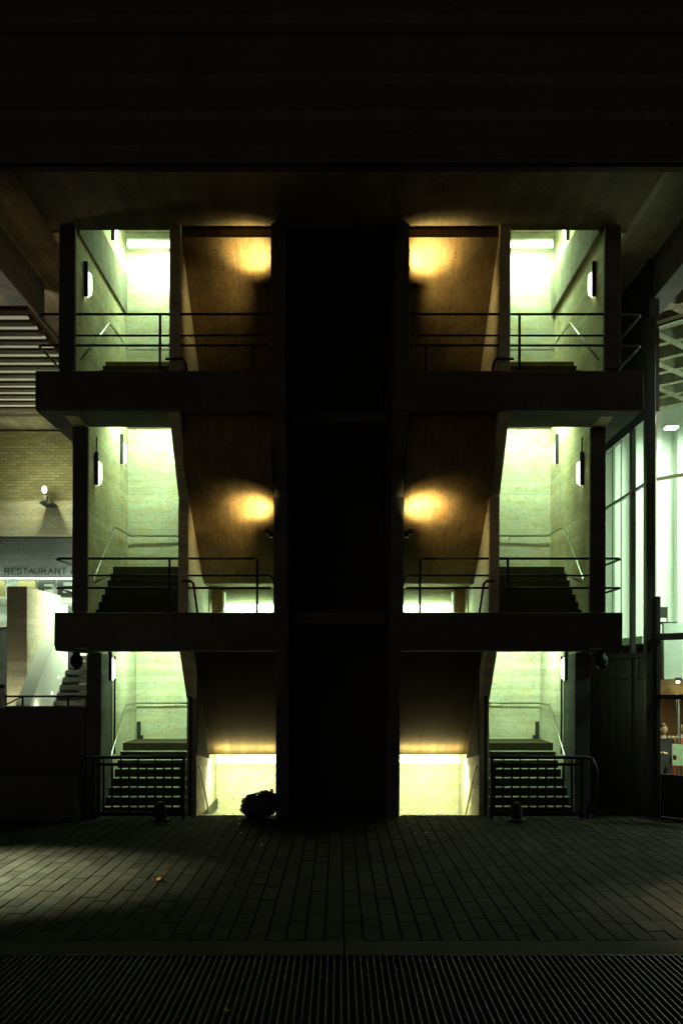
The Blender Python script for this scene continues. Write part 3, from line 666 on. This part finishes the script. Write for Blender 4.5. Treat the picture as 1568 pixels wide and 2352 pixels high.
# lattice ceiling
lc = thing("lattice_ceiling", "diagonal concrete lattice ceiling over the glazed foyer", "ceiling", (9, 25, 10.8))
MB().box(6.62, 16, 16.7, 30, 11.44, 11.49).build("slab_above", M['dark'], lc)
def clip_seg(p, q):
    x0,x1,y0,y1 = 6.72, 14.4, 18.2, 29.9
    t0, t1 = 0, 1; dx, dy = q[0]-p[0], q[1]-p[1]
    for P_, Q_ in ((-dx,p[0]-x0),(dx,x1-p[0]),(-dy,p[1]-y0),(dy,y1-p[1])):
        if abs(P_) < 1e-9:
            if Q_ < 0: return None
        else:
            r = Q_/P_
            if P_ < 0: t0 = max(t0, r)
            else: t1 = min(t1, r)
    if t0 >= t1: return None
    return (p[0]+dx*t0,p[1]+dy*t0), (p[0]+dx*t1,p[1]+dy*t1)
for k in range(-12, 26):
    for sg in (1, -1):
        c0 = k*1.5
        if sg == 1: p, q = (6.72, c0+9), (20.72, c0+23)
        else: p, q = (6.72, c0+22), (20.72, c0+8)
        r = clip_seg(p, q)
        if r is None or math.hypot(r[1][0]-r[0][0], r[1][1]-r[0][1]) < .3: continue
        (xa,ya),(xb_,yb_) = r; d = Vector((xb_-xa, yb_-ya)).normalized(); nx, ny = -d.y*.10, d.x*.10
        dz = .004*(sg > 0)
        MB().vprism([(xa+nx,ya+ny),(xb_+nx,yb_+ny),(xb_-nx,yb_-ny),(xa-nx,ya-ny)], 10.85-dz, 11.43-dz).build("lattice_rib", M['ceil'], lc)
# foyer lamps
def lamp(name, lab, x, y, z, sx, sy, e, col=(.82,1,.74), grp=None):
    t = thing(name, lab, "ceiling light", (x,y,z), grp)
    MB().box(x-sx, x+sx, y-sy, y+sy, z, z+.05).build("diffuser", glow("foyer_lamp", col, min(e, 9)), t)
    panel_light(t, (x, y, z-.02), (x, y+.001, z-2), e*sx*sy*4*6.0, col, 2*sx, 2*sy)
    MB().box(x-sx-.03, x+sx+.03, y-sy-.03, y+sy+.03, z+.052, z+.12).build("housing", M['steel'], t)
lamp("ceiling_light", "round-edged foyer ceiling light seen high behind the glass", PX(1541,28.7), 28.7, PZ(985,28.7), .16, .14, 60, grp="foyer ceiling lights")
lamp("ceiling_light", "long foyer light above the upper restaurant floor", 12.0, 24.5, 9.9, 1.2, .3, 85, grp="foyer ceiling lights")
lamp("ceiling_light", "foyer light close behind the tall mullions", 11.4, 27.5, 10.2, .9, .3, 80, grp="foyer ceiling lights")
lamp("ceiling_light", "small warm downlight over the ground floor foyer", 7.45, 21.2, 2.70, .05, .04, 30, (1,.75,.3), "foyer ceiling lights")
lamp("ceiling_light", "second warm downlight over the ground floor foyer nearer the entrance", 7.25, 21.3, 2.72, .03, .03, 30, (1,.9,.6), "foyer ceiling lights")
lamp("ceiling_light", "downlight over the people in the ground floor foyer", 7.3, 22.6, 2.40, .15, .1, 45, (1,.8,.45), "foyer ceiling lights")
lamp("ceiling_light", "added fill light out of view near the oblique glass front", 8.7, 20.1, 9.8, .4, .3, 60, grp="foyer ceiling lights")  # added beyond the frame to light the balustrade front
lamp("ceiling_light", "added fill light beside the upper floor edge just out of view", 8.5, 19.9, 5.2, .2, .2, 170, grp="foyer ceiling lights")  # added lower fill, unseen, for balustrade and chairs
lamp("ceiling_light", "added fill light out of view just inside the ground floor glass", 7.75, 20.5, 2.40, .12, .12, 240, (1,.85,.6), grp="foyer ceiling lights")  # added unseen lamp to light the people from the front
# upper floor furniture
def chair(x, y, z, rz, lab):
    t = thing("restaurant_chair", lab, "chair", (x,y,z), "chairs on the upper restaurant floor"); t.rotation_euler.z = rz
    def C(mb, n, m):
        o = mb.build(n, M[m]); o.parent = t; return o
    C(MB().box(-.22,.22,-.21,.21,.43,.48), "seat", 'black'); C(MB().box(-.21,.21,.19,.23,.6,.88), "backrest", 'black')
    for a in (-.2,.2):
        for b_ in (-.19,.19): C(MB().tube([(a,b_,0),(a,b_,.43 if b_<0 else .9)], .015, 6), "leg", 'brown')
chair(8.25, 25.2, 3.75, .3, "dark chair with brown frame on the upper floor beside the thick mullion")
chair(9.05, 25.0, 3.75, 2.4, "dark chair on the upper floor cut by the edge of the photo")
# poster
p = onB(.34,-.03); q = onB(1.0,-.03)
t = thing("poster", "pale poster taped inside the lower glass near the edge of the photo", "poster", (p[0],p[1],1))
MB().vprism([onB(.36,-.02),onB(.86,-.02),onB(.86,-.012),onB(.36,-.012)], PZ(1758,20.1), PZ(1709,20.1)).build("sheet", paperish("poster_paper",(.8,.9,.75)), t)
MB().vprism([onB(.38,-.026),onB(.46,-.026),onB(.46,-.021),onB(.38,-.021)], PZ(1745,20.1), PZ(1735,20.1)).build("orange_patch", plain("poster_orange",(.8,.4,.08),.6), t)
t = thing("poster_light", "small spotlight above the poster glass", "light fitting", (7.0,19.3,2.3)) if False else None

# people in the foyer
def person(x, y, rz, lab, shirt, seed=0):
    t = thing("person", lab, "person", (x,y,0)); t.rotation_euler.z = rz
    V = []; E = []; Rd = []
    def add(p, r, par=None):
        V.append(p); Rd.append(r)
        if par is not None: E.append((par, len(V)-1))
        return len(V)-1
    pel = add((0,0,.95), .15); wa = add((0,0,1.12), .125, pel); ch = add((0,-.01,1.34), .15, wa); nk0 = add((0,0,1.48), .075, ch); nk = add((0,-.015,1.56), .055, nk0)
    for sx in (-1,1):
        h = add((sx*.1,0,.88), .1, pel); k = add((sx*.11,-.02,.5), .065, h); a = add((sx*.11,0,.1), .045, k); add((sx*.12,-.16,.04), .035, a)
        sh = add((sx*.2,0,1.42), .065, ch); el = add((sx*.27,.02,1.14), .045, sh); wr = add((sx*.16,-.24,1.16), .03, el)
        pm = add((sx*.13,-.31,1.17), .028, wr)
        for f in range(4):
            m_ = add((sx*.13+(f-1.5)*.02,-.36,1.175), .0095, pm); add((sx*.13+(f-1.5)*.019,-.395-.006*(f in (1,2)),1.155), .008, m_)
        m_ = add((sx*.13-sx*.04,-.32,1.185), .010, pm); add((sx*.13-sx*.055,-.345,1.18), .0085, m_)
    me = bpy.data.meshes.new("body"); me.from_pydata(V, E, []); me.materials.append(M['skin'])
    b = bpy.data.objects.new("body", me); COL.objects.link(b); b.parent = t
    sk = b.modifiers.new("skin", 'SKIN'); 
    for i, r in enumerate(Rd): me.skin_vertices[0].data[i].radius = (r, r)
    me.skin_vertices[0].data[0].use_root = True
    b.modifiers.new("sub", 'SUBSURF').levels = 1
    # clothing: slightly larger shell of torso and limbs
    keep = [i for i, v in enumerate(V) if (v[2] > .06 and not (v[1] < -.2)) and i != nk]
    mp = {i: n for n, i in enumerate(keep)}
    me2 = bpy.data.meshes.new("clothing"); me2.from_pydata([V[i] for i in keep], [(mp[a],mp[c]) for a,c in E if a in mp and c in mp], []); me2.materials.append(shirt)
    c = bpy.data.objects.new("clothing", me2); COL.objects.link(c); c.parent = t; c.modifiers.new("skin", 'SKIN')
    for n, i in enumerate(keep): me2.skin_vertices[0].data[n].radius = (Rd[i]*1.12+.004,)*2
    me2.skin_vertices[0].data[0].use_root = True; c.modifiers.new("sub", 'SUBSURF').levels = 1
    # head
    hb = MB(); seg, rings = 16, 12; hc = Vector((0,-.03,1.67))
    for i in range(rings+1):
        th = math.pi*i/rings
        for k in range(seg):
            ph = 2*math.pi*k/seg; d = Vector((math.sin(th)*math.cos(ph), math.sin(th)*math.sin(ph), math.cos(th)))
            p = Vector((d.x*.076, d.y*.095, d.z*.118))
            if d.z < -.2: p.x *= 1-.35*(-d.z-.2); p.y *= 1-.2*(-d.z-.2)
            if d.y < -.93 and -.3 < d.z < .15: p.y -= .018
            if d.y < -.7 and abs(d.z-.08) < .12 and .25 < abs(d.x) < .6: p.y += .008
            hb.v.append(tuple(hc+p))
    for i in range(rings):
        for k in range(seg): hb.f.append((i*seg+k, i*seg+(k+1)%seg, (i+1)*seg+(k+1)%seg, (i+1)*seg+k))
    for sx in (-1,1): hb.box(hc.x+sx*.074, hc.x+sx*.088, hc.y-.01, hc.y+.025, hc.z-.03, hc.z+.03)
    hd = hb.build("head", M['skin'], smooth=True); hd.parent = t
    for sx in (-1,1):
        o = MB().tube([(sx*.03,hc.y-.086,hc.z+.012),(sx*.03,hc.y-.094,hc.z+.012)], .011, 8).build("eye", M['hair']); o.parent = t
    o = MB().box(-.024,.024,hc.y-.092,hc.y-.084,hc.z-.058,hc.z-.050).build("mouth", M['rust']); o.parent = t
    hr = MB()
    for i in range(9):
        th = math.pi*i/12
        for k in range(seg):
            ph = 2*math.pi*k/seg; d = Vector((math.sin(th)*math.cos(ph), math.sin(th)*math.sin(ph), math.cos(th)))
            q = 1.12
            if d.y < -.1 and i > 3: q = .9
            hr.v.append(tuple(hc+Vector((d.x*.08*q+.0, d.y*.098*q+.012, d.z*.122*q+.008))))
    for i in range(8):
        for k in range(seg): hr.f.append((i*seg+k, i*seg+(k+1)%seg, (i+1)*seg+(k+1)%seg, (i+1)*seg+k))
    o = hr.build("hair", M['hair'], smooth=True); o.parent = t
    return t
person(PX(1523,22.3), 22.3, .15, "person with dark hair and black top standing behind the glass", M['cloth'])
person(PX(1562,22.9), 22.9, -.4, "person in rust-coloured clothes partly cut by the edge of the photo", M['rust'])

# ------------------------------------------------------------------ small things on the ground
# bin bag
mb = bmesh.new(); bmesh.ops.create_icosphere(mb, subdivisions=5, radius=1)
for v in mb.verts:
    d = v.co.normalized(); n = noise.fractal(d*2.3+Vector((3,1,7)), .8, 2.2, 5)
    cr = abs(noise.noise(d*7+Vector((1,2,3))))
    r = 1+.16*n-.13*cr
    v.co = Vector((d.x*.41*r, d.y*.30*r, d.z*.275*r+.265))
    v.co.x = min(v.co.x, .345+.004*n); v.co.z += .05*d.x
    v.co.z = max(v.co.z, .002+.01*cr)
me = bpy.data.meshes.new("bag_body"); mb.to_mesh(me); mb.free(); me.materials.append(M['bag'])
me.polygons.foreach_set('use_smooth', [True]*len(me.polygons))
t = thing("bin_bag", "shiny black bin bag slumped against the tower wall by the basement stair", "bin bag", (-1.60, 20.16, 0))
o = bpy.data.objects.new("bag_body", me); COL.objects.link(o); o.parent = t
kn = MB().tube([(.2,.12,.47),(.21,.14,.50),(.22,.15,.52),(.24,.17,.54)], [.06,.03,.03,.04], 9).build("tied_neck", M['bag'], smooth=True); kn.parent = t
# leaves
def leaf(x, y, sz, rz, lab):
    yy = EYE*F/(y-HY); pts = []; n = 22
    for k in range(n):
        a = 2*math.pi*k/n; r = (.55+.45*abs(math.cos(2.5*a)))*(1+.1*random.uniform(-1,1))
        pts.append((math.cos(a)*r*sz/2, math.sin(a)*r*sz/2*.8, .012+.03*abs(math.sin(a*1.5))*sz/.15))
    mbl = MB(); mbl.add([(0,0,.008)]+pts+[(0,0,.0115)]+[(a,b_,c+.0035) for a,b_,c in pts],
        [(0,1+(k+1)%n,1+k) for k in range(n)]+[(n+1,n+2+k,n+2+(k+1)%n) for k in range(n)]+[(1+k,1+(k+1)%n,n+2+(k+1)%n,n+2+k) for k in range(n)])
    t = thing("fallen_leaf", lab, "leaf", (PX(x,yy), yy, .003), "fallen leaves"); t.rotation_euler.z = rz
    o = mbl.build("leaf_blade", M['leaf']); o.parent = t
    o = MB().tube([(sz*.3,0,.02),(sz*.7,.01,.012)], .003, 5).build("stalk", M['leaf']); o.parent = t
leaf(363, 2027, .19, .4, "orange leaf lying on the pavers in the pool of light")
leaf(527, 2328, .13, 2.0, "curled rusty leaf on the iron grating at the bottom edge")
leaf(910, 2232, .07, 1.0, "small dull leaf on the iron grating right of centre")
# scraps of paper near the stair mouths
for i, (x, y, lab) in enumerate(((548,1895,"tiny pale paper scrap before the basement stair near the bin bag"),(553,1916,"second paper scrap a step out from the bin bag"),
        (600,1943,"lone paper scrap on the dark paving below the bin bag"),(936,1898,"paper scrap beside the basement stair of the glass facade tower"),
        (952,1918,"paper scrap further out from the glass facade tower"),(978,1915,"crumpled paper scrap outermost from the glass facade tower"))):
    yy = EYE*F/(y-HY); sz = .02+.012*random.random()
    o = MB().add([(-sz,0,.004),(sz,-.01,.004),(sz*1.1,.03,.012),(-sz*.8,.035,.006),(-sz,0,.012),(sz,-.01,.016),(sz*1.1,.03,.022),(-sz*.8,.035,.016)],
                 [(0,3,2,1),(4,5,6,7),(0,1,5,4),(1,2,6,5),(2,3,7,6),(3,0,4,7)]).build("paper_scrap", M['white'])
    o.location = (PX(x,yy), yy, .004); tag(o, lab, "litter", "paper scraps on the paving")
# grille lip at the head of each basement stair
for s in (-1,1):
    t = thing("stair_lip", "thin metal edge strip at the head of the basement stair "+SIDE[s], "edge strip", (s*2, 20.5, 0))
    MB().box(s*1.27, s*2.89, 20.44, 20.55, -.06, .012).build("strip_bar", M['steel'], t)
    for i in range(14):
        x = 1.33+i*.115
        MB().box(s*x, s*(x+.02), 20.43, 20.552, .0125, .024).build("tread_rib", M['steel'], t)
